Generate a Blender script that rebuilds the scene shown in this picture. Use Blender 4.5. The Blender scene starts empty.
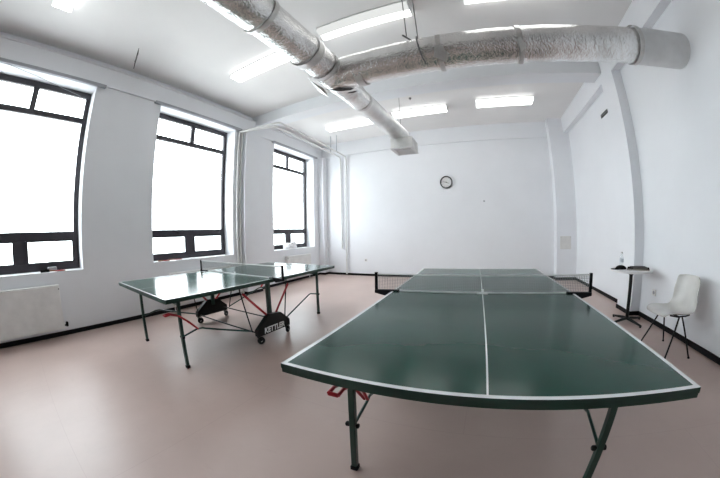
import bpy, bmesh, math, random
from mathutils import Vector, Matrix, noise
random.seed(7)
PI = math.pi
scene = bpy.context.scene
col = scene.collection

# ------------------------------------------------------------------ materials
def nodes_of(name):
    m = bpy.data.materials.new(name); m.use_nodes = True
    nt = m.node_tree; nt.nodes.clear()
    out = nt.nodes.new('ShaderNodeOutputMaterial')
    b = nt.nodes.new('ShaderNodeBsdfPrincipled')
    nt.links.new(b.outputs[0], out.inputs[0])
    return m, nt, b, out

def coords(nt, scale=1.0, generated=False):
    t = nt.nodes.new('ShaderNodeTexCoord')
    mp = nt.nodes.new('ShaderNodeMapping')
    s = scale if isinstance(scale, (tuple, list)) else (scale,) * 3
    mp.inputs['Scale'].default_value = s
    nt.links.new(t.outputs['Object'], mp.inputs['Vector'])
    return mp.outputs['Vector']

def noise_node(nt, vec, scale, detail=3, rough=.55):
    n = nt.nodes.new('ShaderNodeTexNoise')
    n.inputs['Scale'].default_value = scale
    n.inputs['Detail'].default_value = detail
    n.inputs['Roughness'].default_value = rough
    nt.links.new(vec, n.inputs['Vector'])
    return n.outputs['Fac']

def ramp(nt, fac, stops):
    r = nt.nodes.new('ShaderNodeValToRGB')
    e = r.color_ramp.elements
    while len(e) < len(stops): e.new(.5)
    for el, (p, c) in zip(e, stops):
        el.position = p; el.color = (*c, 1) if len(c) == 3 else c
    nt.links.new(fac, r.inputs['Fac'])
    return r.outputs['Color']

def bump(nt, b, height, strength, dist=.01):
    n = nt.nodes.new('ShaderNodeBump')
    n.inputs['Strength'].default_value = strength
    n.inputs['Distance'].default_value = dist
    nt.links.new(height, n.inputs['Height'])
    nt.links.new(n.outputs['Normal'], b.inputs['Normal'])

def mat(name, color, rough=.5, metal=0.0, var=.06, vscale=6, bump_s=0, bump_scale=60, spec=.5, emit=None):
    m, nt, b, out = nodes_of(name)
    v = coords(nt)
    f = noise_node(nt, v, vscale)
    lo = tuple(max(0, c * (1 - var)) for c in color); hi = tuple(min(1, c * (1 + var)) for c in color)
    c = ramp(nt, f, [(.3, lo), (.7, hi)])
    nt.links.new(c, b.inputs['Base Color'])
    b.inputs['Roughness'].default_value = rough
    b.inputs['Metallic'].default_value = metal
    b.inputs['Specular IOR Level'].default_value = spec
    if bump_s:
        bump(nt, b, noise_node(nt, v, bump_scale, 4), bump_s)
    if emit:
        b.inputs['Emission Color'].default_value = (*emit[0], 1)
        b.inputs['Emission Strength'].default_value = emit[1]
    return m

def wall_mat(name, color, stain=.03):
    m, nt, b, out = nodes_of(name)
    v = coords(nt)
    f = noise_node(nt, v, 1.3, 5, .6)
    lo = tuple(c * (1 - stain) for c in color)
    nt.links.new(ramp(nt, f, [(.35, lo), (.65, color)]), b.inputs['Base Color'])
    b.inputs['Roughness'].default_value = .55
    b.inputs['Specular IOR Level'].default_value = .3
    bump(nt, b, noise_node(nt, v, 45, 4), .06, .01)
    return m

M = {}
M['wall'] = wall_mat('white_wall_paint', (.82, .838, .868))
M['ceiling'] = wall_mat('ceiling_paint', (.84, .835, .83))
M['front_wall'] = wall_mat('darkened_unseen_wall', (.16, .15, .14))  # unseen wall, darkened to dim the near floor and darken the foil's reflections
M['reveal'] = wall_mat('white_reveal', (.82, .83, .85))

def floor_mat():
    m, nt, b, out = nodes_of('linoleum')
    v = coords(nt)
    f = noise_node(nt, v, .9, 5, .6)
    c1 = ramp(nt, f, [(.32, (.45, .343, .305)), (.55, (.50, .385, .345)), (.72, (.535, .42, .38))])
    # scuffs: thin stretched noise
    vs = coords(nt, (2.2, 9, 1))
    s = noise_node(nt, vs, 1.6, 8, .7)
    sc = ramp(nt, s, [(.60, (0, 0, 0)), (.74, (1, 1, 1))])
    mix = nt.nodes.new('ShaderNodeMixRGB'); mix.blend_type = 'MULTIPLY'
    mul = nt.nodes.new('ShaderNodeMath'); mul.operation = 'MULTIPLY'; mul.inputs[1].default_value = .22
    nt.links.new(sc, mul.inputs[0]); nt.links.new(mul.outputs[0], mix.inputs['Fac'])
    nt.links.new(c1, mix.inputs[1]); mix.inputs[2].default_value = (.72, .66, .64, 1)
    # sheet seams
    br = nt.nodes.new('ShaderNodeTexBrick')
    br.inputs['Scale'].default_value = 1
    br.inputs['Brick Width'].default_value = 3.1; br.inputs['Row Height'].default_value = 1.5
    br.inputs['Mortar Size'].default_value = .0025; br.inputs['Mortar Smooth'].default_value = .4
    br.inputs['Color1'].default_value = (1, 1, 1, 1); br.inputs['Color2'].default_value = (.985, .98, .98, 1)
    br.inputs['Mortar'].default_value = (.90, .885, .88, 1)
    nt.links.new(v, br.inputs['Vector'])
    mx2 = nt.nodes.new('ShaderNodeMixRGB'); mx2.blend_type = 'MULTIPLY'; mx2.inputs['Fac'].default_value = 1
    nt.links.new(mix.outputs[0], mx2.inputs[1]); nt.links.new(br.outputs['Color'], mx2.inputs[2])
    nt.links.new(mx2.outputs[0], b.inputs['Base Color'])
    rr = nt.nodes.new('ShaderNodeMapRange')
    rr.inputs['To Min'].default_value = .30; rr.inputs['To Max'].default_value = .46
    nt.links.new(f, rr.inputs['Value']); nt.links.new(rr.outputs[0], b.inputs['Roughness'])
    b.inputs['Specular IOR Level'].default_value = .5
    bump(nt, b, noise_node(nt, v, 14, 4), .05, .01)
    return m
M['floor'] = floor_mat()
M['skirting'] = mat('black_skirting', (.008, .007, .008), .55, spec=.15)
M['frame'] = mat('dark_window_frame', (.030, .026, .034), .4)
M['radiator'] = mat('radiator_enamel', (.78, .78, .77), .35)
M['pipe'] = mat('white_pipe_paint', (.70, .70, .69), .35)
M['track'] = mat('curtain_track', (.34, .35, .38), .5)
M['dark'] = mat('black_steel', (.008, .009, .009), .45, spec=.25)
M['black_plastic'] = mat('black_plastic', (.010, .010, .012), .6, spec=.12)
M['green_top'] = mat('green_playing_surface', (.010, .056, .041), .17, var=.05, spec=.22)
M['green_frame'] = mat('green_steel_frame', (.007, .042, .030), .32)
M['line'] = mat('white_line_paint', (.74, .77, .78), .25)
M['red'] = mat('red_plastic', (.42, .012, .022), .35)
M['net'] = mat('net_cord', (.27, .29, .29), .8)
M['tape'] = mat('net_tape', (.80, .82, .82), .7)
M['white_letter'] = mat('white_lettering', (.78, .80, .80), .5)
M['rubber'] = mat('caster_rubber', (.012, .011, .011), .6)
M['hub'] = mat('caster_hub', (.60, .60, .60), .4)
M['chair'] = mat('white_chair_shell', (.60, .59, .565), .2)
M['white_lam'] = mat('white_laminate', (.76, .76, .76), .3)
M['clock_face'] = mat('clock_face', (.72, .72, .72), .25)
M['socket'] = mat('ivory_plastic', (.74, .725, .71), .4)
M['cover'] = mat('cream_cover', (.70, .695, .68), .5)
M['sign'] = mat('black_sign', (.02, .022, .022), .4)
M['sign_grey'] = mat('grey_print', (.30, .31, .31), .5)
M['cloth_dark'] = mat('dark_cloth', (.012, .011, .011), .95, bump_s=.3, spec=0)
M['paper'] = mat('magazine_paper', (.42, .38, .33), .6)
M['wood'] = mat('bat_wood', (.22, .10, .05), .6, spec=.2)
M['bat_red'] = mat('bat_red_rubber', (.20, .015, .025), .8, spec=.1)
M['bag'] = mat('white_plastic_bag', (.82, .82, .83), .35)
M['housing'] = mat('lamp_housing', (.78, .79, .78), .4)
M['rod'] = mat('hanger_steel', (.10, .10, .10), .5)
M['cable'] = mat('grey_cable', (.12, .12, .12), .6)

def lamp_mat(name, s):
    m, nt, b, out = nodes_of(name)
    e = nt.nodes.new('ShaderNodeEmission')
    e.inputs['Color'].default_value = (.98, 1, .98, 1)
    e.inputs['Strength'].default_value = s
    nt.links.new(e.outputs[0], out.inputs[0]); nt.nodes.remove(b)
    return m
LAMP = 5.0
M['lamp'] = lamp_mat('lit_diffuser', LAMP)
M['lamp_dim'] = lamp_mat('weak_tube_diffuser', .80)

def foil_mat(name, color, rough, strength):
    m, nt, b, out = nodes_of(name)
    v = coords(nt)
    f = noise_node(nt, v, 4, 4)
    lo = tuple(c * .80 for c in color)
    nt.links.new(ramp(nt, f, [(.35, lo), (.65, color)]), b.inputs['Base Color'])
    b.inputs['Metallic'].default_value = 1
    b.inputs['Roughness'].default_value = rough
    vo = nt.nodes.new('ShaderNodeTexVoronoi'); vo.feature = 'F1'
    vo.inputs['Scale'].default_value = 20
    nv = nt.nodes.new('ShaderNodeTexNoise'); nv.inputs['Scale'].default_value = 15; nv.inputs['Detail'].default_value = 6
    nt.links.new(v, nv.inputs['Vector'])
    mixv = nt.nodes.new('ShaderNodeMixRGB'); mixv.inputs['Fac'].default_value = .25
    nt.links.new(v, mixv.inputs[1]); nt.links.new(nv.outputs['Color'], mixv.inputs[2])
    nt.links.new(mixv.outputs[0], vo.inputs['Vector'])
    add = nt.nodes.new('ShaderNodeMath'); add.operation = 'MULTIPLY_ADD'
    add.inputs[1].default_value = .8
    nt.links.new(vo.outputs['Distance'], add.inputs[0]); nt.links.new(nv.outputs['Fac'], add.inputs[2])
    bump(nt, b, add.outputs[0], strength, .03)
    return m
M['foil'] = foil_mat('crumpled_foil', (.91, .90, .89), .27, .28)
M['foil_smooth'] = foil_mat('smooth_foil', (.84, .84, .83), .38, .18)
M['sleeve'] = mat('painted_sleeve', (.72, .73, .74), .45)
M['foil_tape'] = foil_mat('foil_tape', (.66, .65, .64), .3, .4)
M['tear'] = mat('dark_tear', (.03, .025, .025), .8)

def glass_mat(name, gloss=.06):
    m, nt, b, out = nodes_of(name); nt.nodes.remove(b)
    t = nt.nodes.new('ShaderNodeBsdfTransparent'); t.inputs['Color'].default_value = (.96, .98, .98, 1)
    g = nt.nodes.new('ShaderNodeBsdfGlossy'); g.inputs['Roughness'].default_value = .02
    lw = nt.nodes.new('ShaderNodeLayerWeight'); lw.inputs['Blend'].default_value = .5
    pw = nt.nodes.new('ShaderNodeMath'); pw.operation = 'POWER'; pw.inputs[1].default_value = 5
    nt.links.new(lw.outputs['Facing'], pw.inputs[0])
    fr = nt.nodes.new('ShaderNodeMath'); fr.operation = 'MULTIPLY_ADD'; fr.inputs[1].default_value = .9; fr.inputs[2].default_value = .04
    nt.links.new(pw.outputs[0], fr.inputs[0])
    mx = nt.nodes.new('ShaderNodeMixShader')
    nt.links.new(fr.outputs[0], mx.inputs[0]); nt.links.new(t.outputs[0], mx.inputs[1]); nt.links.new(g.outputs[0], mx.inputs[2])
    nt.links.new(mx.outputs[0], out.inputs[0])
    return m
M['glass'] = glass_mat('window_glass')
M['bottle'] = glass_mat('clear_bottle_plastic')

# ------------------------------------------------------------------ mesh helpers
class MB:
    def __init__(self):
        self.bm = bmesh.new(); self.mi = 0
    def _set(self, faces):
        for f in faces: f.material_index = self.mi
    def box(self, a, b, bevel=0.0):
        x0, x1 = sorted((a[0], b[0])); y0, y1 = sorted((a[1], b[1])); z0, z1 = sorted((a[2], b[2]))
        vs = [self.bm.verts.new(p) for p in ((x0,y0,z0),(x1,y0,z0),(x1,y1,z0),(x0,y1,z0),(x0,y0,z1),(x1,y0,z1),(x1,y1,z1),(x0,y1,z1))]
        fs = [self.bm.faces.new([vs[i] for i in q]) for q in ((0,3,2,1),(4,5,6,7),(0,1,5,4),(1,2,6,5),(2,3,7,6),(3,0,4,7))]
        self._set(fs)
        if bevel:
            es = list({e for f in fs for e in f.edges})
            r = bmesh.ops.bevel(self.bm, geom=es, offset=bevel, segments=2, profile=.6, affect='EDGES')
            self._set(r['faces'])
        return self
    def quad(self, pts):
        f = self.bm.faces.new([self.bm.verts.new(p) for p in pts]); self._set([f]); return f
    def tube(self, pts, r, n=10, closed_caps=True, flat=None):
        pts = [Vector(p) for p in pts]
        rings = []
        up = Vector((0, 0, 1))
        prev_n = None
        for i, p in enumerate(pts):
            if i == 0: d = pts[1] - p
            elif i == len(pts) - 1: d = p - pts[i-1]
            else: d = (pts[i+1] - p).normalized() + (p - pts[i-1]).normalized()
            d.normalize()
            if prev_n is None:
                ref = up if abs(d.z) < .95 else Vector((1, 0, 0))
                nrm = (ref - d * ref.dot(d)).normalized()
            else:
                nrm = (prev_n - d * prev_n.dot(d)).normalized()
            prev_n = nrm
            bi = d.cross(nrm)
            rr = r[i] if isinstance(r, (list, tuple)) else r
            ra, rb = (rr, rr) if flat is None else (rr, rr * flat)
            rings.append([self.bm.verts.new(p + nrm * math.cos(2*PI*k/n) * ra + bi * math.sin(2*PI*k/n) * rb) for k in range(n)])
        fs = []
        for a, b in zip(rings, rings[1:]):
            for k in range(n):
                fs.append(self.bm.faces.new((a[k], a[(k+1)%n], b[(k+1)%n], b[k])))
        if closed_caps:
            fs.append(self.bm.faces.new(rings[0][::-1])); fs.append(self.bm.faces.new(rings[-1]))
        self._set(fs); return self
    def bar(self, a, b, w, h):
        """rectangular bar from a to b; w across, h other way"""
        a, b = Vector(a), Vector(b); d = (b - a).normalized()
        ref = Vector((0, 0, 1)) if abs(d.z) < .9 else Vector((0, 1, 0))
        s = d.cross(ref).normalized(); t = s.cross(d).normalized()
        va = [self.bm.verts.new(p + s*(w/2)*i + t*(h/2)*j) for p in (a, b) for i, j in ((-1,-1),(1,-1),(1,1),(-1,1))]
        fs = [self.bm.faces.new([va[i] for i in q]) for q in ((0,3,2,1),(4,5,6,7),(0,1,5,4),(1,2,6,5),(2,3,7,6),(3,0,4,7))]
        self._set(fs); return self
    def lathe(self, prof, n=24, center=(0,0,0), axis='Z', cap=True):
        cx, cy, cz = center; rings = []
        for r, z in prof:
            ring = []
            for k in range(n):
                a = 2*PI*k/n; x, y = r*math.cos(a), r*math.sin(a)
                p = {'Z': (x, y, z), 'Y': (x, z, -y), 'X': (z, x, y)}[axis]
                ring.append(self.bm.verts.new((p[0]+cx, p[1]+cy, p[2]+cz)))
            rings.append(ring)
        fs = []
        for a, b in zip(rings, rings[1:]):
            for k in range(n): fs.append(self.bm.faces.new((a[k], a[(k+1)%n], b[(k+1)%n], b[k])))
        if cap:
            fs.append(self.bm.faces.new(rings[0][::-1])); fs.append(self.bm.faces.new(rings[-1]))
        self._set(fs); return self
    def prism(self, poly, a, b, axis='X'):
        """poly of 2D points extruded from a to b along axis. X: (y,z), Y: (x,z), Z: (x,y)"""
        def P(q, t):
            return {'X': (t, q[0], q[1]), 'Y': (q[0], t, q[1]), 'Z': (q[0], q[1], t)}[axis]
        A = [self.bm.verts.new(P(q, a)) for q in poly]; B = [self.bm.verts.new(P(q, b)) for q in poly]
        fs = [self.bm.faces.new(A), self.bm.faces.new(B[::-1])]
        n = len(poly)
        for i in range(n): fs.append(self.bm.faces.new((A[i], B[i], B[(i+1)%n], A[(i+1)%n])))
        self._set(fs); return self
    def build(self, name, mats, parent=None, smooth=False, loc=None):
        bmesh.ops.recalc_face_normals(self.bm, faces=self.bm.faces[:])
        me = bpy.data.meshes.new(name); self.bm.to_mesh(me); self.bm.free()
        for m in (mats if isinstance(mats, (list, tuple)) else [mats]): me.materials.append(m)
        if smooth:
            for p in me.polygons: p.use_smooth = True
            me.set_sharp_from_angle(angle=math.radians(38))
        o = bpy.data.objects.new(name, me); col.objects.link(o)
        if parent: o.parent = parent
        if loc: o.location = loc
        return o

def tag(o, label=None, cat=None, group=None, kind=None):
    if label: o['label'] = label
    if cat: o['category'] = cat
    if group: o['group'] = group
    if kind: o['kind'] = kind
    return o
def empty(name, loc=(0,0,0), rz=0.0):
    o = bpy.data.objects.new(name, None); col.objects.link(o)
    o.location = loc; o.rotation_euler = (0, 0, rz); o.empty_display_size = .1
    return o
def copy_tree(o, parent=None):
    c = o.copy(); col.objects.link(c)
    if parent: c.parent = parent
    for ch in list(o.children): copy_tree(ch, c)
    return c

# ------------------------------------------------------------------ the room
XL, XR, YB, YF, ZC = -4.648, 2.577, 7.45, -3.6, 4.08
XW = -4.938                       # window plane
PY0, PY1 = 4.08, 4.53             # cross beam and its pilasters
ZB = 3.62                         # underside of the beams
WIN = [(-.984, .842), (2.039, 3.865), (5.174, 7.0)]
Z0, Z1 = .877, 3.58

b = MB(); b.box((XL-.5, YF-.2, -.12), (XR+.2, YB+.2, 0)); tag(b.build('floor', M['floor']), kind='structure')
b = MB(); b.box((XL-.5, YF-.2, ZC), (XR+.2, YB+.2, ZC+.15)); tag(b.build('ceiling', M['ceiling']), kind='structure')

# left wall with three openings, a ledge under the ceiling and its pilasters
b = MB(); xo = XL - .42
b.box((xo, YF, 0), (XL, YB, Z0)); b.box((xo, YF, Z1), (XL, YB, ZB))
ys = [YF] + [y for w in WIN for y in w] + [YB]
for k in range(0, len(ys), 2): b.box((xo, ys[k], Z0), (XL, ys[k+1], Z1))
b.box((xo, YF, ZB), (XL, YB, 3.93))
b.box((xo, YF, 3.93), (XL - .085, YB, ZC))
tag(b.build('wall_left', M['wall']), kind='structure')
def trim(n, a, c, m='wall', bev=0):
    b = MB(); b.box(a, c, bev); return tag(b.build('trim_%d' % n, M[m]), kind='structure')
trim(3, (XL, YF, ZB), (XL + .035, YB, 3.93))
trim(4, (XL, PY0, 0), (XL + .15, PY1, ZB)); trim(5, (XL, 7.25, 0), (XL + .19, YB, ZB))
# a thin raised lip along the ledge
b = MB(); b.box((XL - .02, YF, 3.925), (XL + .06, YB, 3.95), .006); tag(b.build('trim_1', M['reveal']), kind='structure')

b = MB(); b.box((XL-.42, YB, 0), (XR, YB+.2, ZC)); trim(6, (XL+.035, YB-.03, 3.64), (2.04, YB, ZC))
tag(b.build('wall_back', M['wall']), kind='structure')
b = MB(); b.box((XR, YF, 0), (XR+.2, YB+.2, ZC))
trim(7, (2.415, PY0, 0), (XR, PY1, 3.68)); trim(8, (2.04, 7.2, 0), (XR, YB, ZC))
trim(9, (2.43, YF, 3.68), (XR, 7.2, ZC))
tag(b.build('wall_right', M['wall']), kind='structure')
b = MB(); b.box((XL-.42, YF-.2, 0), (XR+.2, YF, ZC)); tag(b.build('wall_front', M['front_wall']), kind='structure')
# cross beam
b = MB(); b.box((XL - .08, 4.45, 3.83), (2.43, 4.80, ZC)); tag(b.build('trim_2', M['wall']), kind='structure')

# black skirting
def skirt(name, pts, h=.062, t=.014):
    b = MB()
    for (x0, y0, x1, y1) in pts: b.box((x0, y0, 0), (x1, y1, h))
    return tag(b.build(name, M['skirting']), kind='structure')
t = .014
skirt('baseboard_left', [(XL, YF, XL+t, PY0), (XL, PY0-t, XL+.15+t, PY0), (XL+.15, PY0-t, XL+.15+t, PY1+t), (XL, PY1, XL+.15, PY1+t),
      (XL, PY1, XL+t, 7.25), (XL, 7.25-t, XL+.19+t, 7.25), (XL+.19, 7.25, XL+.19+t, YB)])
skirt('baseboard_back', [(XL+.19+t, YB-t, 2.04-t, YB)])
skirt('baseboard_right', [(2.04-t, 7.2-t, 2.04, YB), (2.04, 7.2-t, XR-t, 7.2), (XR-t, PY1+t, XR, 7.2), (2.415, PY1, XR, PY1+t),
      (2.415-t, PY0-t, 2.415, PY1+t), (2.415, PY0-t, XR, PY0), (XR-t, YF, XR, PY0-t)])

# windows
FD = .06
def window(n, y0, y1):
    b = MB()
    xa, xb = XW - FD, XW
    b.box((xa, y0, Z1-.095), (xb, y1, Z1), .004)                       # head
    b.box((xa, y0, Z0), (xb, y1, Z0+.105), .004)                       # sill rail
    b.box((xa, y0, Z0+.105), (xb, y0+.075, Z1-.095)); b.box((xa, y1-.075, Z0+.105), (xb, y1, Z1-.095))
    b.box((xa, y0+.075, 3.065), (xb, y1-.075, 3.15), .004)                   # transom
    b.box((xa, y0+.075, 1.30), (xb, y1-.075, 1.42), .004)                    # lower rail
    ym = (y0+y1)/2 + .02
    b.box((xa, ym-.045, 3.15), (xb, ym+.045, Z1-.095), .003)
    b.box((xa, ym-.085, Z0+.105), (xb, ym+.085, 1.30), .004)
    # opening lights in the bottom row: slightly proud sashes
    for p, q in ((y0+.075, ym-.085), (ym+.085, y1-.075)):
        for c0, c1 in (((p, .975), (q, 1.0)), ((p, 1.28), (q, 1.3)), ((p, 1.0), (p+.03, 1.28)), ((q-.03, 1.0), (q, 1.28))):
            b.box((xb-.02, c0[0], c0[1]), (xb+.012, c1[0], c1[1]))
    w = tag(b.build('window_%d' % n, M['frame']), kind='structure')
    for (p, q, r, s) in ((y0+.075, ym-.045, 3.15, Z1-.095), (ym+.045, y1-.075, 3.15, Z1-.095), (y0+.075, y1-.075, 1.42, 3.065),
                         (y0+.075, ym-.085, .982, 1.30), (ym+.085, y1-.075, .982, 1.30)):
        g = MB(); g.box((XW-.036, p-.005, r-.005), (XW-.030, q+.005, s+.005)); g.build('window_pane', M['glass'], w)
    h = MB(); h.box((XW, ym-.30, 1.335), (XW+.03, ym-.27, 1.385), .004); h.box((XW+.018, ym-.36, 1.35), (XW+.03, ym-.27, 1.37), .004)
    h.build('window_handle', M['frame'], w)
for i, (y0, y1) in enumerate(WIN): window(i+1, y0, y1)

# curtain tracks above the windows
tl = ['double grey curtain track above the window nearest the camera', 'double grey curtain track above the middle window',
      'double grey curtain track above the farthest window']
for i, (y0, y1) in enumerate(WIN):
    r = tag(empty('curtain_track', (XL, (y0+y1)/2, 3.6)), tl[i], 'curtain track', 'curtain tracks over the windows')
    h = (y1-y0)/2
    e = .14 if i < 2 else .10
    for k, x in enumerate((.010, .072)):
        b = MB(); b.box((x-.009, -h-e, -.014-.02*k), (x+.009, h+e, .019), .003); b.build('rail', M['track'], r)
    for y in (-h-.03, 0, h+.03):
        b = MB(); b.box((0, y-.012, .0), (.08, y+.012, .0195)); b.build('bracket', M['track'], r)

# ------------------------------------------------------------------ ceiling lights
def ceiling_light(x0, x1, y0, y1, label, near='lamp'):
    xc, yc = (x0+x1)/2, (y0+y1)/2; hx, hy = (x1-x0)/2, (y1-y0)/2
    r = tag(empty('ceiling_light', (xc, yc, ZC)), label, 'ceiling light', 'fluorescent ceiling lights')
    b = MB(); b.box((-hx, -hy, -.022), (hx, hy, 0), .004)
    b.box((-hx, -hy, -.085), (-hx+.010, hy, -.022)); b.box((hx-.010, -hy, -.085), (hx, hy, -.022))
    b.build('housing', M['housing'], r)
    for k, (p, q, m) in enumerate(((-hy, -.004, near), (.004, hy, 'lamp'))):
        b = MB(); b.prism([(p+.004, -.022), (p+.004, -.078), ((p+q)/2, -.090), (q-.004, -.078), (q-.004, -.022)], -hx+.011, hx-.011, 'X')
        b.build('diffuser', M[m], r)
    return r
XS = [(-3.62, -2.35), (-1.77, -.49), (.17, 1.45)]
ceiling_light(-3.72, -2.45, -.20, .06, 'lit fluorescent light at top left, above the nearest window')
ceiling_light(*XS[0], 2.78, 3.02, 'lit fluorescent light half hidden behind the thick foil duct, left of it')
ceiling_light(*XS[1], 2.64, 2.88, 'fluorescent light above the foil duct with one bright and one dim strip', near='lamp_dim')
ceiling_light(*XS[2], 2.58, 2.85, 'lit fluorescent light at the top edge above the long foil branch duct')
ceiling_light(*XS[0], 6.02, 6.26, 'lit fluorescent light in the back bay left of the duct outlet')
ceiling_light(*XS[1], 5.90, 6.18, 'lit fluorescent light in the back bay partly hidden by the duct outlet arm')
ceiling_light(*XS[2], 5.82, 6.12, 'lit fluorescent light in the back bay nearest the right wall')

# ------------------------------------------------------------------ foil ventilation duct
duct = tag(empty('ventilation_duct', (-1.47, 2.62, 3.15)), 'silver foil wrapped ventilation duct hung under the ceiling', 'ventilation duct')
DO = Vector((-1.47, 2.62, 3.15))
def crumpled(name, p0, p1, r0, r1, material, amp=.0055, ring=.045, n=40, seed=0, cap=False, fr=7.0):
    p0, p1 = Vector(p0), Vector(p1); d = p1 - p0; L = d.length; d.normalize()
    ref = Vector((0, 0, 1)); nrm = (ref - d*ref.dot(d)).normalized(); bi = d.cross(nrm)
    k = max(2, int(L/ring)); b = MB(); rings = []
    for i in range(k+1):
        s = i/k; c = p0 + d*(L*s); r = r0 + (r1-r0)*s; row = []
        for j in range(n):
            a = 2*PI*j/n; u = nrm*math.cos(a) + bi*math.sin(a)
            q = c + u*r
            w = noise.noise(q*fr + Vector((seed, 0, 0)))*amp + noise.noise(q*fr*3.1 + Vector((0, seed, 3)))*amp*.45
            row.append(b.bm.verts.new(q + u*w - DO))
        rings.append(row)
    for A, B in zip(rings, rings[1:]):
        for j in range(n): b.bm.faces.new((A[j], A[(j+1)%n], B[(j+1)%n], B[j]))
    if cap: b.bm.faces.new(rings[0][::-1]); b.bm.faces.new(rings[-1])
    return b.build(name, material, duct, smooth=True)
YD, ZD = 2.62, 3.15
def smooth(o):
    for p in o.data.polygons: p.use_smooth = True
    return o
mx = lambda y: -1.475 + .019*(y-2.0)
smooth(crumpled('main_run', (mx(-2.2), -2.2, ZD), (mx(2.50), 2.50, ZD), .176, .176, M['foil'], seed=1))
smooth(crumpled('branch_run', (-1.47, YD, ZD), (1.97, YD+.03, ZD), .193, .193, M['foil'], seed=5))
smooth(crumpled('wall_sleeve', (1.94, YD+.03, ZD), (XR, YD+.05, ZD), .199, .199, M['sleeve'], amp=.001, seed=9))
ox = lambda y: -1.40 + .047*(y-4.7)
smooth(crumpled('reducer', (mx(2.4), 2.4, ZD), (ox(3.45), 3.45, ZD), .182, .146, M['foil'], amp=.007, seed=11))
smooth(crumpled('outlet_run', (ox(3.40), 3.40, ZD), (ox(5.20)+.02, 5.20, 3.135), .146, .158, M['foil_smooth'], amp=.004, seed=13, cap=True))
# taped joints
def band(axis, at, r, w, m=M['foil_tape'], z=ZD, name='joint_tape', seed=0):
    if axis == 'Y': p0, p1 = (mx(at) if r > .16 else ox(at), at-w/2, z), (mx(at) if r > .16 else ox(at), at+w/2, z)
    else: p0, p1 = (at-w/2, YD+.02, z), (at+w/2, YD+.02, z)
    return smooth(crumpled(name, p0, p1, r, r, m, amp=.006, ring=.02, seed=seed, fr=12))
band('Y', .55, .188, .07, seed=2); band('Y', 1.35, .188, .05, seed=3); band('Y', 2.05, .192, .10, seed=4)
band('Y', 2.36, .192, .06, seed=8)
band('X', -1.12, .203, .09, seed=6); band('X', -.20, .205, .05, seed=7); band('X', .62, .205, .05, seed=17); band('X', 1.93, .209, .05, seed=18)
band('Y', 3.42, .152, .06, seed=19); band('Y', 4.1, .147, .04, seed=20)
# torn flaps and a dark tear under the tee
def flap(pts, m, name='torn_flap'):
    b = MB(); vs = [Vector(p) - DO for p in pts]
    n = len(vs); c = sum(vs, Vector())/n
    top = [b.bm.verts.new(v) for v in vs]; bot = [b.bm.verts.new(v + Vector((0, 0, -.004))) for v in vs]
    b.bm.faces.new(top); b.bm.faces.new(bot[::-1])
    for i in range(n): b.bm.faces.new((top[i], bot[i], bot[(i+1)%n], top[(i+1)%n]))
    return b.build(name, m, duct)
flap([(-1.68, 2.36, 3.08), (-1.62, 2.40, 2.99), (-1.55, 2.52, 2.95), (-1.56, 2.66, 2.90), (-1.66, 2.60, 2.97)], M['foil'])
flap([(-1.57, 2.60, 2.975), (-1.40, 2.62, 2.945), (-1.24, 2.70, 2.96), (-1.30, 2.74, 2.965), (-1.42, 2.68, 2.95)], M['tear'], 'tear')
flap([(-1.38, 2.80, 2.97), (-1.34, 2.76, 2.955), (-1.25, 2.80, 2.97), (-1.31, 2.84, 2.975)], M['tear'], 'tear')
flap([(-.24, 2.43, 3.09), (-.16, 2.43, 3.10), (-.12, 2.47, 2.99), (-.15, 2.50, 2.93), (-.20, 2.48, 2.96), (-.26, 2.47, 3.0)], M['foil_smooth'])
flap([(.58, 2.44, 3.08), (.62, 2.435, 3.10), (.66, 2.47, 3.0), (.60, 2.50, 2.96)], M['foil_smooth'])
# outlet box with its grille
bx0, bx1, by0, by1, bz0, bz1 = -1.485, -1.075, 4.78, 5.26, 2.80, 2.995
b = MB()
for p, q in (((bx0, by0, bz0), (bx1, by0+.01, bz1)), ((bx0, by1-.01, bz0), (bx1, by1, bz1)), ((bx0, by0+.01, bz0), (bx0+.01, by1-.01, bz1)),
             ((bx1-.01, by0+.01, bz0), (bx1, by1-.01, bz1)), ((bx0, by0, bz1-.01), (bx1, by1, bz1))):
    b.box(tuple(Vector(p)-DO), tuple(Vector(q)-DO))
ob = b.build('outlet_box', M['foil_smooth'], duct)
b = MB(); fl = .03
for p, q in (((bx0-fl+.02, by0-.02, bz0-.012), (bx1+.01, by0+.035, bz0)), ((bx0-.01, by1-.035, bz0-.012), (bx1+.01, by1+.01, bz0)),
             ((bx0-.01, by0+.035, bz0-.012), (bx0+.05, by1-.035, bz0)), ((bx1-.05, by0+.035, bz0-.012), (bx1+.01, by1-.035, bz0))):
    b.box(tuple(Vector(p)-DO), tuple(Vector(q)-DO))
for i in range(8):
    y = by0+.07+i*.05
    b.bar(Vector((bx0+.05, y, bz0))-DO, Vector((bx1-.05, y, bz0))-DO, .028, .004)
b.build('grille', M['sleeve'], ob)
b = MB(); b.box(tuple(Vector((bx0+.01, by0+.01, bz0+.09))-DO), tuple(Vector((bx1-.01, by1-.01, bz0+.10))-DO)); b.build('dark_sheet', M['tear'], ob)  # plain dark sheet across the inside of the box, above the grille
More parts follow.
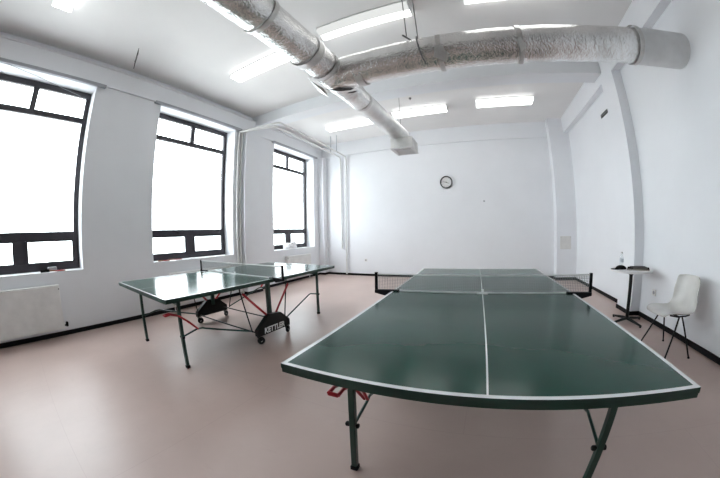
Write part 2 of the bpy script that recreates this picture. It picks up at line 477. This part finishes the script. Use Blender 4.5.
# hanger rods
def rod(p0, p1, r=.006):
    b = MB(); b.tube([Vector(p0)-DO, Vector(p1)-DO], r, 8); return b
rod((-.525, 2.50, ZC), (-.525, 2.50, 3.36)).build('hanger_rod', M['rod'], duct)
rod((-.435, 2.68, ZC), (-.435, 2.68, 3.345)).build('hanger_rod', M['rod'], duct)
rod((-.56, 2.47, 3.36), (-.42, 2.74, 3.36), .010).build('hanger_bar', M['rod'], duct)
b = MB(); b.tube([Vector(q)-DO for q in ((-.43, 2.68, 3.352), (-.42, 2.50, 3.325), (-.41, 2.425, 3.22), (-.395, 2.42, 3.10), (-.375, 2.455, 3.0), (-.35, 2.49, 2.93))], .007, 8)
b.build('hanger_strap', M['rod'], duct, smooth=True)
rod((-1.372, 5.15, ZC), (-1.372, 5.15, 3.28), .004).build('hanger_rod', M['rod'], duct)
for y in (-1.2,):
    for s in (-1, 1): rod((mx(y)+s*.20, y, ZC), (mx(y)+s*.20, y, 2.95)).build('hanger_rod', M['rod'], duct)
    rod((mx(y)-.23, y, 2.955), (mx(y)+.23, y, 2.955), .009).build('hanger_bar', M['rod'], duct)

b = MB(); b.lathe([(.03, 0), (.03, -.012), (.012, -.03), (.006, -.05)], 12); tag(b.build('ceiling_hook', M['rod'], loc=(-1.187, 5.37, ZC)), 'small dark hook on the ceiling beside the duct hanger in the back bay', 'hook')
b = MB(); pts = [(0, 0, 0), (.003, 0, -.08), (-.004, .004, -.18), (.012, -.003, -.27), (-.002, .003, -.36)]
b.tube(pts, [.005, .009, .012, .009, .006], 8); b.tube([(0, 0, -.02), (.014, .006, -.12), (.004, -.01, -.25)], .006, 6)
tag(b.build('hanging_cable', M['cable'], loc=(-4.02, 1.2, ZC), smooth=True), 'short loose dark cable dangling from the ceiling near the left wall', 'cable')

# ------------------------------------------------------------------ heating pipes
def pipe(pts, r, label, loc):
    b = MB(); b.tube([Vector(p)-Vector(loc) for p in pts], r, 12)
    return b
def heating(pts, r, label, clips, loc):
    root = tag(empty('heating_pipe', loc), label, 'pipe', 'heating pipes')
    pipe(pts, r, label, loc).build('pipe_run', M['pipe'], root, smooth=True)
    for c0, c1 in clips:
        b = MB(); b.bar(Vector(c0)-Vector(loc), Vector(c1)-Vector(loc), .018, .012); b.build('pipe_clip', M['track'], root)
    return root
heating([(XL+.05, 4.03, .03), (XL+.05, 4.03, 3.53), (XL+.07, 4.04, 3.565), (XL+.11, 4.06, 3.57), (-3.92, 4.24, 3.57), (-3.85, 4.27, 3.57), (-3.835, 4.34, 3.57), (-3.86, 5.5, 3.57), (-3.90, 7.30, 3.57), (-3.925, 7.38, 3.55), (-3.925, 7.40, 3.46), (-3.925, 7.40, .80)], .025,
        'white overhead pipe whose riser on the back wall ends short of the floor',
        [((-3.89, 6.75, 3.57), (-3.89, 6.75, ZC-.001)), ((-3.925, 7.40, 1.9), (-3.925, YB-.002, 1.9)), ((XL+.002, 4.03, 1.2), (XL+.05, 4.03, 1.2)), ((XL+.002, 4.03, 2.8), (XL+.05, 4.03, 2.8))], (-3.925, 7.40, 0))
heating([(XL+.05, 3.95, .03), (XL+.05, 3.95, 3.50), (XL+.07, 3.955, 3.535), (XL+.11, 3.97, 3.54), (-3.72, 4.14, 3.57), (-3.64, 4.17, 3.57), (-3.62, 4.25, 3.57), (-3.65, 5.5, 3.57), (-3.71, 7.30, 3.57), (-3.735, 7.38, 3.55), (-3.735, 7.40, 3.46), (-3.77, 7.40, 2.3), (-3.79, 7.40, 0.03)], .022,
        'white overhead pipe whose riser on the back wall runs down to the floor',
        [((-3.70, 6.75, 3.57), (-3.70, 6.75, ZC-.001)), ((-3.785, 7.40, 1.9), (-3.785, YB-.002, 1.9)), ((XL+.002, 3.95, 1.2), (XL+.05, 3.95, 1.2)), ((XL+.002, 3.95, 2.8), (XL+.05, 3.95, 2.8))], (-3.735, 7.40, 0))

# ------------------------------------------------------------------ radiators
def radiator(y0, y1, z0, z1, label, valve_end=1):
    r = tag(empty('radiator', (XL+.001, (y0+y1)/2, 0)), label, 'radiator', 'panel radiators under the windows')
    h = (y1-y0)/2
    b = MB(); b.box((.03, -h, z0), (.11, h, z1), .008); b.build('panel', M['radiator'], r)
    b = MB(); b.box((.022, -h+.003, z1), (.113, h-.003, z1+.012), .004); b.build('top_cap', M['radiator'], r)
    for s in (-1, 1):
        b = MB(); b.box((0, s*h*.7-.02, z0+.1), (.03, s*h*.7+.02, z1-.1)); b.build('wall_bracket', M['track'], r)
    b = MB(); b.tube([(.07, valve_end*(h-.005), z0+.04), (.07, valve_end*(h+.04), z0+.04)], .012, 10); b.lathe([(.016, -.02), (.02, 0), (.02, .03), (.012, .045)], 12, (.07, valve_end*(h+.04), z0+.04)); b.build('valve', M['black_plastic'], r)
    b = MB(); b.tube([(.07, -valve_end*(h-.04), z0+.01), (.07, -valve_end*(h-.04), 0)], .009, 10); b.build('feed_pipe', M['pipe'], r, smooth=True)
    b = MB(); b.lathe([(.008, 0), (.008, .012)], 10, (.113, valve_end*(h-.012), z1-.04), 'X'); b.build('bleed_plug', M['black_plastic'], r)
    return r
radiator(-1.25, .445, .115, .70, 'flat white panel radiator under the window nearest the camera')
radiator(2.30, 3.70, .115, .66, 'white panel radiator under the middle window, behind the far table tennis table')
radiator(5.55, 6.62, .115, .69, 'white panel radiator under the farthest window in the corner', -1)

# ------------------------------------------------------------------ table tennis tables
TW, TL, TH = 1.525, 2.889, .757
W2, L2 = TW/2, TL/2
def half_top(s, root):
    """one playing half, s=-1 nearer the players' end, s=+1 far"""
    b = MB(); g = .004; th = .022
    ya, yb = (g, L2) if s > 0 else (-L2, -g)
    ew, cw = .020, .0035
    xs = [-W2, -W2+ew, -cw, cw, W2-ew, W2]
    yy = [ya, yb-ew, yb] if s > 0 else [ya, ya+ew, yb]
    V = [[b.bm.verts.new((x, y, TH)) for y in yy] for x in xs]
    for i in range(5):
        for j in range(2):
            f = b.bm.faces.new((V[i][j], V[i+1][j], V[i+1][j+1], V[i][j+1]))
            endrow = (j == 1) if s > 0 else (j == 0)
            f.material_index = 1 if (i in (0, 2, 4) or endrow) else 0
    # sides and underside
    lo = [b.bm.verts.new(p) for p in ((-W2, yy[0], TH-th), (W2, yy[0], TH-th), (W2, yy[2], TH-th), (-W2, yy[2], TH-th))]
    f = b.bm.faces.new(lo[::-1]); f.material_index = 2
    per = [V[i][0] for i in range(6)]
    f = b.bm.faces.new([lo[0], lo[1]] + per[::-1]); f.material_index = 2
    per = [V[i][2] for i in range(6)]
    f = b.bm.faces.new([lo[2], lo[3]] + per); f.material_index = 2
    f = b.bm.faces.new([lo[1], lo[2], V[5][2], V[5][1], V[5][0]]); f.material_index = 2
    f = b.bm.faces.new([lo[3], lo[0], V[0][0], V[0][1], V[0][2]]); f.material_index = 2
    top = b.build('tabletop', [M['green_top'], M['line'], M['green_frame']], root)
    # steel rim under the board
    b = MB(); z1 = TH-th; z0 = TH-.040
    ya2, yb2 = min(ya, yb), max(ya, yb); e = .002
    b.box((-W2+e, ya2+e, z0), (-W2+.022, yb2-e, z1)); b.box((W2-.022, ya2+e, z0), (W2-e, yb2-e, z1))
    b.box((-W2+.022, ya2+e, z0), (W2-.022, ya2+.022, z1)); b.box((-W2+.022, yb2-.022, z0), (W2-.022, yb2-e, z1))
    b.build('edge_frame', M['green_frame'], top)
    return top
LU, LV = .575, 1.210
def make_table(handle_sides, hz=0.0):
    root = empty('table_tennis_table')
    for s in (-1, 1): half_top(s, root)
    for su in (-1, 1):
        for sv in (-1, 1):
            b = MB(); b.box((su*LU-.0155, sv*LV-.0155, .012), (su*LU+.0155, sv*LV+.0155, TH-.022), .004)
            lg = b.build('leg', M['green_frame'], root)
            b = MB(); b.box((su*LU-.02, sv*LV-.02, 0), (su*LU+.02, sv*LV+.02, .03), .004); b.build('foot_cap', M['black_plastic'], lg)
            b = MB(); b.lathe([(.009, -.040), (.014, -.034), (.014, -.022), (.007, -.022), (.007, .022), (.014, .022), (.014, .03), (.006, .034)], 12, (su*LU, sv*LV, .325), 'X'); b.build('bolt', M['dark'], lg)
            # folding brace: leg -> joint -> wheel base
            u = su*(LU-.004)
            b = MB(); b.tube([(u, sv*LV, .325), (u, sv*(LV-.18), .365), (u+su*.01, sv*(LV-.235), .362), (su*.60, sv*.30, .165)], .010, 8, flat=.8)
            b.build('brace', M['green_frame'], root, smooth=True)
    for sv, su in handle_sides:
        u = su*(LU+.006)
        b = MB()
        for du in (-.022, .022):
            b.tube([(u+du, sv*(LV+.160), .572+hz), (u+du, sv*(LV+.110), .577+hz), (u+du*1.2, sv*(LV+.02), .547+hz), (u+du, sv*(LV-.08), .468+hz), (u+du*.4, sv*(LV-.18), .372)], .009, 8)
        b.tube([(u-.022, sv*(LV+.160), .572+hz), (u+.022, sv*(LV+.160), .572+hz)], .010, 8)
        b.build('release_handle', M['red'], root, smooth=True)
    for sv in (-1, 1):   # end cross tubes between the legs
        b = MB(); b.bar((-LU, sv*(LV-.01), .665), (LU, sv*(LV-.01), .665), .03, .05); b.build('cross_tube', M['green_frame'], root)
        # rails along the board underside
        for su in (-1, 1):
            b = MB(); b.bar((su*LU, sv*.06, TH-.047), (su*LU, sv*(LV+.03), TH-.047), .026, .050); b.build('side_rail', M['green_frame'], root)
    # wheel bases on both sides
    for su in (-1, 1):
        U = su*.668
        b = MB(); vo = .0
        poly = [(vo-.285, .105), (vo+.275, .105), (vo+.275, .19), (vo+.12, .315), (vo-.08, .335), (vo-.285, .18)]
        b.prism([(y, z) for y, z in poly], U-.03, U+.03, 'X')
        base = b.build('wheel_base', M['dark'], root)
        b = MB(); b.box((su*.62-.023, -.023, .25), (su*.62+.023, .023, TH-.022), .004); b.build('post', M['green_frame'], root)
        for v, turn in ((vo-.255, .5), (vo+.245, -.3)):
            b = MB(); b.tube([(U, v, .105), (U, v, .085)], .012, 8)
            for s2 in (-1, 1):
                d = Vector((math.sin(turn), math.cos(turn), 0))*.022; n_ = Vector((math.cos(turn), -math.sin(turn), 0))*.021*s2
                b.bar(Vector((U, v, .09))+n_, Vector((U, v, .046))+d+n_, .006, .026)
            b.bar((U-.022, v, .088), (U+.022, v, .088), .03, .012)
            ck = b.build('caster_fork', M['dark'], base)
            b = MB(); b.lathe([(.012, -.013), (.043, -.013), (.046, -.008), (.046, .008), (.043, .013), (.012, .013)], 20, axis='X')
            w = b.build('caster_wheel', M['rubber'], base, smooth=True, loc=(U+math.sin(turn)*.022, v+math.cos(turn)*.022, .046)); w.rotation_euler = (0, 0, -turn)
            b = MB(); b.lathe([(.014, -.0145), (.014, .0145)], 14, axis='X')
            w = b.build('caster_hub', M['hub'], base, loc=(U+math.sin(turn)*.022, v+math.cos(turn)*.022, .046)); w.rotation_euler = (0, 0, -turn)
        # maker's lettering on the outside of the base
        cu = bpy.data.curves.new('lettering', 'FONT'); cu.body = 'KETTLER'; cu.size = .092; cu.extrude = .001; cu.align_x = 'CENTER'; cu.align_y = 'CENTER'
        cu.shear = .12; cu.offset = .003; cu.space_character = .97
        tmp = bpy.data.objects.new('tmp', cu); col.objects.link(tmp)
        dg = bpy.context.evaluated_depsgraph_get(); me = bpy.data.meshes.new_from_object(tmp.evaluated_get(dg)); me.name = 'lettering'
        bpy.data.objects.remove(tmp); me.materials.clear(); me.materials.append(M['white_letter'])
        lt = bpy.data.objects.new('lettering', me); col.objects.link(lt); lt.parent = base
        lt.location = (U+su*.0312, vo-.01, .150); lt.rotation_euler = (PI/2, 0, su*PI/2)
        for sv in (-1, 1):
            b = MB(); b.bar((U-su*.01, vo+sv*.055, .29), (su*.61, sv*.39, .625), .012, .026); b.build('lift_arm', M['red'], root)
            b = MB(); b.tube([(su*.60, sv*.29, .15), (su*.57, sv*.40, .66), (su*.57, sv*.40, TH-.022)], .008, 8); b.build('tie_rod', M['dark'], root, smooth=True)
    for v, z in ((-.24, .13), (.20, .17)):
        b = MB(); b.tube([(-.63, v, z), (.63, v, z)], .009, 8); b.build('cross_bar', M['dark'], root, smooth=True)
    # net assembly
    net = empty('net'); net.parent = root
    NZ0, NZ1, NU = TH+.004, TH+.1525, W2+.13
    for su in (-1, 1):
        b = MB(); b.box((su*(W2+.1425)-.012, -.012, TH-.018), (su*(W2+.1425)+.012, .012, NZ1+.008), .004); b.build('net_post', M['black_plastic'], net)
        b = MB(); b.prism([(su*(W2+0.1525), TH-.02), (su*(W2+0.1525), TH+.006), (su*(W2-0.0625), TH+.012), (su*(W2-0.0625), TH+.0002), (su*(W2+0.0025), TH+.0002), (su*(W2+0.0125), TH-.012), (su*(W2+0.0375), TH-.045), (su*(W2+0.0875), TH-.035)], -.02, .02, 'Y')
        b.build('net_bracket', M['black_plastic'], net)
    b = MB()
    n = 120
    for i in range(n+1):
        x = -NU + 2*NU*i/n; b.box((x-.0014, -.0009, NZ0+.010), (x+.0014, .0009, NZ1-.010))
    for k in range(1, 10):
        z = NZ0+.010 + (NZ1-NZ0-.02)*k/10; b.box((-NU, -.0007, z-.0012), (NU, .0007, z+.0012))
    b.build('net_mesh', M['net'], net)
    b = MB(); b.box((-NU, -.004, NZ1-.011), (NU, .004, NZ1+.001), .001); b.build('net_tape', M['tape'], net)
    b = MB(); b.box((-.70, -.004, NZ0-.0035), (.70, .004, NZ0+.010)); b.build('net_bottom_band', M['tape'], net)
    b = MB(); b.box((-.045, -.03, TH+.0005), (.045, .03, TH+.003)); b.box((-.01, -.006, TH+.003), (.01, .006, NZ0+.03)); b.build('centre_clip', M['tape'], net)
    return root
TW, TL, LU, LV = 1.541, 2.98, .583, 1.237
W2, L2 = TW/2, TL/2
ta = make_table(((-1, -1), (1, 1)), .036)
tag(ta, 'large green table tennis table in the right foreground with its net across', 'table tennis table', 'green table tennis tables')
ta.location = (.041, 2.277, 0); ta.rotation_euler = (0, 0, .0122)
TW, TL, LU, LV = 1.478, 2.747, .540, 1.156
W2, L2 = TW/2, TL/2
tb = make_table(((-1, 1), (1, -1)))
tag(tb, 'green table tennis table by the windows, its wheeled undercarriage with red arms visible', 'table tennis table', 'green table tennis tables')
tb.location = (-2.953, 2.463, 0); tb.rotation_euler = (0, 0, -.035)

# ------------------------------------------------------------------ chair
ch = tag(empty('shell_chair', (2.20, 2.775, 0)), 'white moulded plastic shell chair on black legs against the right wall', 'chair')
def shell(root):
    # local: faces -X; profile from front lip to back top (x, z), width per station
    prof = [(-.262, .418, .186), (-.255, .430, .202), (-.20, .434, .218), (-.10, .428, .226), (.0, .415, .230), (.08, .415, .230), (.135, .432, .228),
            (.172, .475, .222), (.198, .54, .216), (.216, .61, .212), (.230, .68, .206), (.242, .745, .200), (.247, .775, .188), (.250, .782, .170)]
    b = MB(); n = 16; rows = []
    for k, (x, z, w) in enumerate(prof):
        row = []
        back = min(1, max(0, (k-5)/4))
        for j in range(n+1):
            t_ = -1 + 2*j/n; e = abs(t_)**2.6
            seatrise = .035*e*(1-back)*min(1, k/2.5) ; wrap = -.075*e*back
            y = w*t_ * (1-.03*e)
            row.append(b.bm.verts.new((x + wrap - .03*e*(1-back)*(1 if k < 3 else 0)*-1, y, z + seatrise + .02*e*back*(1 if k < 10 else -.6))))
        rows.append(row)
    for A, B in zip(rows, rows[1:]):
        for j in range(n): b.bm.faces.new((A[j], A[j+1], B[j+1], B[j]))
    o = b.build('seat_shell', M['chair'], root, smooth=True)
    m = o.modifiers.new('thick', 'SOLIDIFY'); m.thickness = .010; m.offset = 0
    m = o.modifiers.new('sub', 'SUBSURF'); m.levels = 1; m.render_levels = 2
    for p in o.data.polygons: p.use_smooth = True
    return o
shell(ch)
for sy in (-1, 1):
    for foot, top in (((-.20, sy*.255, .006), (-.03, sy*.165, .412)), ((.125, sy*.25, .006), (.0, sy*.165, .412))):
        b = MB(); b.tube([foot, (top[0]*.98+foot[0]*.02, top[1], top[2])], .009, 10); lg = b.build('leg', M['dark'], ch, smooth=True)
        b = MB(); b.lathe([(.013, 0), (.013, .012), (.010, .016)], 12, (foot[0], foot[1], 0)); b.build('foot_glide', M['black_plastic'], lg)
    b = MB(); b.tube([(-.14, sy*.14, .424), (-.06, sy*.165, .412), (.05, sy*.165, .412), (.12, sy*.14, .414)], .009, 8); b.build('seat_bracket', M['dark'], ch, smooth=True)
b = MB(); b.tube([(-.03, -.165, .408), (-.03, .165, .408)], .009, 8); b.build('cross_brace', M['dark'], ch, smooth=True)

# ------------------------------------------------------------------ pedestal table and what lies on it
TX, TY, TZ = 2.205, 3.79, .722
pt = tag(empty('pedestal_table', (TX, TY, 0)), 'small round white topped table on a black column by the right pilaster', 'table')
b = MB(); b.lathe([(.285, TZ-.026), (.295, TZ-.022), (.297, TZ-.004), (.292, TZ)], 48); b.build('tabletop', M['white_lam'], pt, smooth=True)
b = MB(); b.tube([(0, 0, .04), (0, 0, TZ-.04)], .025, 16); b.build('column', M['dark'], pt, smooth=True)
b = MB(); b.box((-.11, -.11, TZ-.034), (.11, .11, TZ-.026)); b.lathe([(.028, TZ-.08), (.05, TZ-.034)], 16); b.build('top_plate', M['dark'], pt)
for k in range(4):
    a = math.radians(17 + 90*k); c, s = math.cos(a), math.sin(a)
    b = MB(); b.tube([(c*.0, s*.0, .055), (c*.08, s*.08, .05), (c*.29, s*.29, .022)], [.024, .022, .014], 10, flat=.9)
    ft = b.build('foot', M['dark'], pt, smooth=True)
    b = MB(); b.lathe([(.016, 0), (.016, .010), (.010, .016)], 12, (c*.275, s*.275, 0)); b.build('foot_glide', M['black_plastic'], ft)

bo = tag(empty('water_bottle', (2.135, 3.97, TZ)), 'clear plastic water bottle standing on the small round table', 'bottle')
b = MB(); b.lathe([(.026, 0), (.031, .006), (.031, .05), (.029, .06), (.031, .07), (.031, .13), (.028, .15), (.014, .185), (.012, .20)], 24); b.build('bottle_body', M['bottle'], bo, smooth=True)
b = MB(); b.lathe([(.0145, .196), (.0145, .216), (.013, .219)], 18); b.build('cap', M['hub'], bo, smooth=True)
b = MB(); b.lathe([(.0316, .075), (.0316, .125)], 24, cap=False); b.build('bottle_label', mat('bottle_label', (.62, .66, .72), .5), bo, smooth=True)

def blob(name, prof_pts, m, parent=None, loc=(0,0,0)): pass
# dark cap-like bundle with a strap, and flat dark folders
cp = tag(empty('baseball_cap', (2.06, 3.84, TZ)), 'dark cap lying on the left side of the round table', 'cap')
b = MB(); rows = []
for i in range(9):
    t_ = i/8; z = .050*math.sin(t_*PI/2); r = .072*math.cos(t_*PI/2*.97)
    rows.append([b.bm.verts.new((r*math.cos(2*PI*k/20)*1.15, r*math.sin(2*PI*k/20), z + .002)) for k in range(20)])
for A, B in zip(rows, rows[1:]):
    for k in range(20): b.bm.faces.new((A[k], A[(k+1)%20], B[(k+1)%20], B[k]))
b.bm.faces.new(rows[0][::-1]); b.bm.faces.new(rows[-1])
b.build('crown', M['cloth_dark'], cp, smooth=True)
b = MB(); poly = [(-.06, -.06), (-.11, -.055), (-.145, -.03), (-.155, 0), (-.145, .03), (-.11, .055), (-.06, .06)]
b.prism(poly, .001, .006, 'Z'); b.build('brim', M['cloth_dark'], cp)
def folder(x, y, z, w, d, h, rot, m, label, lab2=None):
    r = tag(empty('folder', (x, y, z), rot), label, 'folder', 'folders on the round table')
    b = MB(); b.box((-w/2, -d/2, 0), (w/2, d/2, .003), .001); b.box((-w/2, -d/2, h-.003), (w/2, d/2, h), .001); b.box((-w/2, -d/2, .003), (-w/2+.003, d/2, h-.003)); b.build('cover', m, r)
    b = MB(); b.box((-w/2+.004, -d/2+.004, .003), (w/2-.006, d/2-.004, h-.003)); b.build('pages', M['paper'], r)
    return r
folder(2.30, 3.76, TZ, .31, .23, .018, -.55, M['cloth_dark'], 'thick dark folder flat on the round table, underneath the thinner one')
folder(2.315, 3.775, TZ+.018, .22, .18, .014, -.25, M['black_plastic'], 'thin dark folder on top of the thicker folder on the round table')

# ------------------------------------------------------------------ wall things
ck = tag(empty('wall_clock', (-.795, YB, 2.553)), 'round wall clock with a dark rim on the back wall', 'clock')
b = MB(); b.lathe([(.150, 0), (.165, -.008), (.168, -.03), (.155, -.042), (.142, -.034), (.142, -.012)], 48, axis='Y', cap=False); b.build('rim', M['dark'], ck, smooth=True)
b = MB(); b.lathe([(.145, -.002), (.145, -.014)], 40, axis='Y'); b.build('dial', M['clock_face'], ck)
for k in range(12):
    a = 2*PI*k/12; b = MB(); b.bar((math.sin(a)*.115, -.0155, math.cos(a)*.115), (math.sin(a)*.134, -.0155, math.cos(a)*.134), .002, .007 if k % 3 else .012); b.build('hour_mark', M['dark'], ck)
for name, a, l, w, y in (('hour_hand', 2.05, .075, .010, -.018), ('minute_hand', 4.9, .105, .007, -.021)):
    b = MB(); b.bar((-math.sin(a)*.02, y, -math.cos(a)*.02), (math.sin(a)*l, y, math.cos(a)*l), .002, w); b.build(name, M['dark'], ck)
b = MB(); b.lathe([(.012, -.014), (.012, -.024)], 16, axis='Y'); b.build('centre_pin', M['dark'], ck)

b = MB(); b.lathe([(.022, 0), (.022, -.006), (.012, -.018), (.006, -.03)], 16, axis='Y'); tag(b.build('wall_plug', M['track'], loc=(.184, YB, 2.014), smooth=True), 'tiny grey plug on the back wall right of and below the clock', 'wall plug')
def socket(loc, axis, label):
    r = tag(empty('wall_socket', loc), label, 'socket', 'wall sockets')
    d = -1
    b = MB()
    if axis == 'Y':
        b.box((-.042, -.012, -.042), (.042, 0, .042), .005); b.build('plate', M['socket'], r)
        b = MB(); b.lathe([(.024, -.012), (.024, -.014), (.019, -.0145)], 20, axis='Y'); b.build('socket_well', M['track'], r)
    else:
        b.box((-.012, -.042, -.042), (0, .042, .042), .005); b.build('plate', M['socket'], r)
        b = MB(); b.lathe([(.024, -.012), (.024, -.014), (.019, -.0145)], 20, axis='X'); b.build('socket_well', M['track'], r)
socket((-3.179, YB, .46), 'Y', 'small ivory socket low on the back wall near the left corner')
socket((XR, 3.72, .41), 'X', 'ivory socket low on the right wall between the round table and the chair')
r = tag(empty('wall_hatch', (2.27, 7.2, .925)), 'flat cream cover plate on the corner column at the right end of the back wall', 'cover plate')
b = MB(); b.box((-.148, -.012, -.16), (.148, 0, .16), .004); b.build('cover_plate', M['cover'], r)
for sx in (-1, 1):
    b = MB(); b.lathe([(.008, -.012), (.008, -.015)], 10, (sx*.125, 0, .135), 'Y'); b.build('screw', M['track'], r)
r = tag(empty('wall_sign', (XR, 4.97, 3.303)), 'small black rectangular sign plate high on the right wall', 'sign')
b = MB(); b.box((-.012, -.165, -.034), (0, .165, .034), .002); b.build('plate', M['sign'], r)
b = MB(); b.box((-.013, -.13, -.006), (-.012, .13, .003)); b.build('print_stripe', M['sign_grey'], r)

# ------------------------------------------------------------------ things on the window sills
SZ = Z0
def bat(loc, rz, label, m, dark=True):
    r = tag(empty('table_tennis_bat', loc, rz), label, 'table tennis bat', 'table tennis bats on the sills')
    b = MB(); poly = [(.082*math.cos(a), .076*math.sin(a)) for a in [2*PI*k/28 for k in range(28)]]
    b.prism(poly, .002, .007, 'Z'); b.build('blade', M['wood'], r)
    b = MB(); b.prism([(x*.97+.004, y*.98) for x, y in poly], .007, .0095, 'Z'); b.build('rubber', m, r)
    b = MB(); b.prism([(x*.97+.004, y*.98) for x, y in poly], 0, .002, 'Z'); b.build('rubber', M['cloth_dark'], r)
    b = MB(); b.box((-.175, -.013, .0), (-.06, .013, .020), .005); b.build('handle', M['wood'], r)
    return r
bat((-4.76, 2.32, SZ), 1.9, 'red table tennis bat on the sill of the middle window, nearer its left end', M['bat_red'])
bat((-4.79, 2.60, SZ), 1.2, 'dark red table tennis bat on the middle window sill, right of the other bat', M['bat_red'])
bat((-4.74, .50, SZ), 1.35, 'red table tennis bat on the sill of the window nearest the camera', M['bat_red'])
b = MB(); b.box((-.05, -.065, 0), (.05, .065, .035), .008); o = tag(b.build('small_box', M['cloth_dark'], loc=(-4.74, .28, SZ)), 'small dark box on the sill of the window nearest the camera', 'box')
b = MB(); b.box((-.035, -.07, 0), (.035, .07, .055), .012); o = tag(b.build('spectacle_case', M['track'], loc=(-4.86, .40, SZ)), 'grey case on the sill of the nearest window, behind the dark box', 'case')
b = MB(); b.box((-.05, -.07, 0), (.05, .07, .014), .005); o = b.build('folded_paper', M['bag'], loc=(-4.73, 2.86, SZ)); o.rotation_euler = (0, 0, .3); tag(o, 'folded white paper on the middle window sill beside the bats', 'paper')
b = MB(); rows = []
for i in range(13):
    t_ = i/12; z = .20*math.sin(t_*PI/2)**.9; rr_ = (1-t_**2.4)**.5 if t_ < 1 else .03
    row = []
    for k in range(28):
        a = 2*PI*k/28; q = Vector((math.cos(a)*.115*rr_, math.sin(a)*.26*rr_, z))
        w = 1 + .22*noise.noise(q*14) + .12*noise.noise(q*34)
        row.append(b.bm.verts.new((q.x*w, q.y*w + .06*t_, max(0, z*(.80+.35*noise.noise(Vector((q.x, q.y, 0))*9))))))
    rows.append(row)
for A, B in zip(rows, rows[1:]):
    for k in range(28): b.bm.faces.new((A[k], A[(k+1)%28], B[(k+1)%28], B[k]))
b.bm.faces.new(rows[0][::-1]); b.bm.faces.new(rows[-1])
tag(b.build('plastic_bag', M['bag'], loc=(-4.80, 5.98, SZ)), 'crumpled white plastic bag on the sill of the farthest window', 'bag')

# thin cord slack above the nearest window
tk = [o for o in bpy.data.objects if o.name == 'curtain_track'][0]
b = MB(); b.tube([Vector(q) - tk.location for q in ((XL+.03, -.60, 3.585), (XL-.10, -.10, 3.565), (XL-.2, .3, 3.53), (XW+.006, .66, 3.50))], .004, 6)
b.build('cord', M['track'], tk, smooth=True)

# ------------------------------------------------------------------ daylight
w = bpy.data.worlds.new('overcast'); scene.world = w; w.use_nodes = True
nt = w.node_tree; nt.nodes.clear()
out = nt.nodes.new('ShaderNodeOutputWorld'); bg = nt.nodes.new('ShaderNodeBackground')
tc = nt.nodes.new('ShaderNodeTexCoord'); sep = nt.nodes.new('ShaderNodeSeparateXYZ'); nt.links.new(tc.outputs['Generated'], sep.inputs[0])
mr = nt.nodes.new('ShaderNodeMapRange'); mr.inputs['From Min'].default_value = -1; mr.inputs['From Max'].default_value = 1
nt.links.new(sep.outputs['Z'], mr.inputs['Value'])
cr = ramp(nt, mr.outputs[0], [(.42, (.62, .64, .65)), (.52, (.90, .95, .985)), (1.0, (1.0, 1.03, 1.075))])
nt.links.new(cr, bg.inputs['Color']); bg.inputs['Strength'].default_value = 11.0
nt.links.new(bg.outputs[0], out.inputs[0])

# ------------------------------------------------------------------ camera
cd = bpy.data.cameras.new('camera'); cam = bpy.data.objects.new('camera', cd); col.objects.link(cam)
cd.type = 'PANO'
cy = cd
cy.panorama_type = 'FISHEYE_LENS_POLYNOMIAL'
cd.sensor_fit = 'HORIZONTAL'; cd.sensor_width = 36; cd.sensor_height = 23.9
cy.fisheye_fov = 2*PI
cy.fisheye_polynomial_k0 = 0
cy.fisheye_polynomial_k1 = -0.07142017935245067
cy.fisheye_polynomial_k2 = -0.0001500808372534635
cy.fisheye_polynomial_k3 = 1.9558933922194806e-05
cy.fisheye_polynomial_k4 = 4.166341325694163e-08
R_ = Vector((0.9117927661396907, 0.40991619420925357, -0.02454924317230187))
U_ = Vector((0.012746195773033186, 0.03150198729754757, 0.9994224128413474))
F_ = Vector((-0.4104527818259328, 0.9115790358061701, -0.023498412075000464))
mw = Matrix((R_, U_, -F_)).transposed().to_4x4(); mw.translation = Vector((0, 0, 1.2685))
cam.matrix_world = mw
cd.clip_start = .02; cd.clip_end = 200
scene.camera = cam

scene.view_settings.view_transform = 'Standard'; scene.view_settings.look = 'None'
scene.view_settings.exposure = .04; scene.view_settings.gamma = 1; scene.view_settings.use_curve_mapping = False
c_ = scene.cycles
c_.use_denoising = True
c_.max_bounces = 12; c_.diffuse_bounces = 8; c_.glossy_bounces = 6; c_.transparent_max_bounces = 12
c_.caustics_reflective = True; c_.sample_clamp_indirect = 8
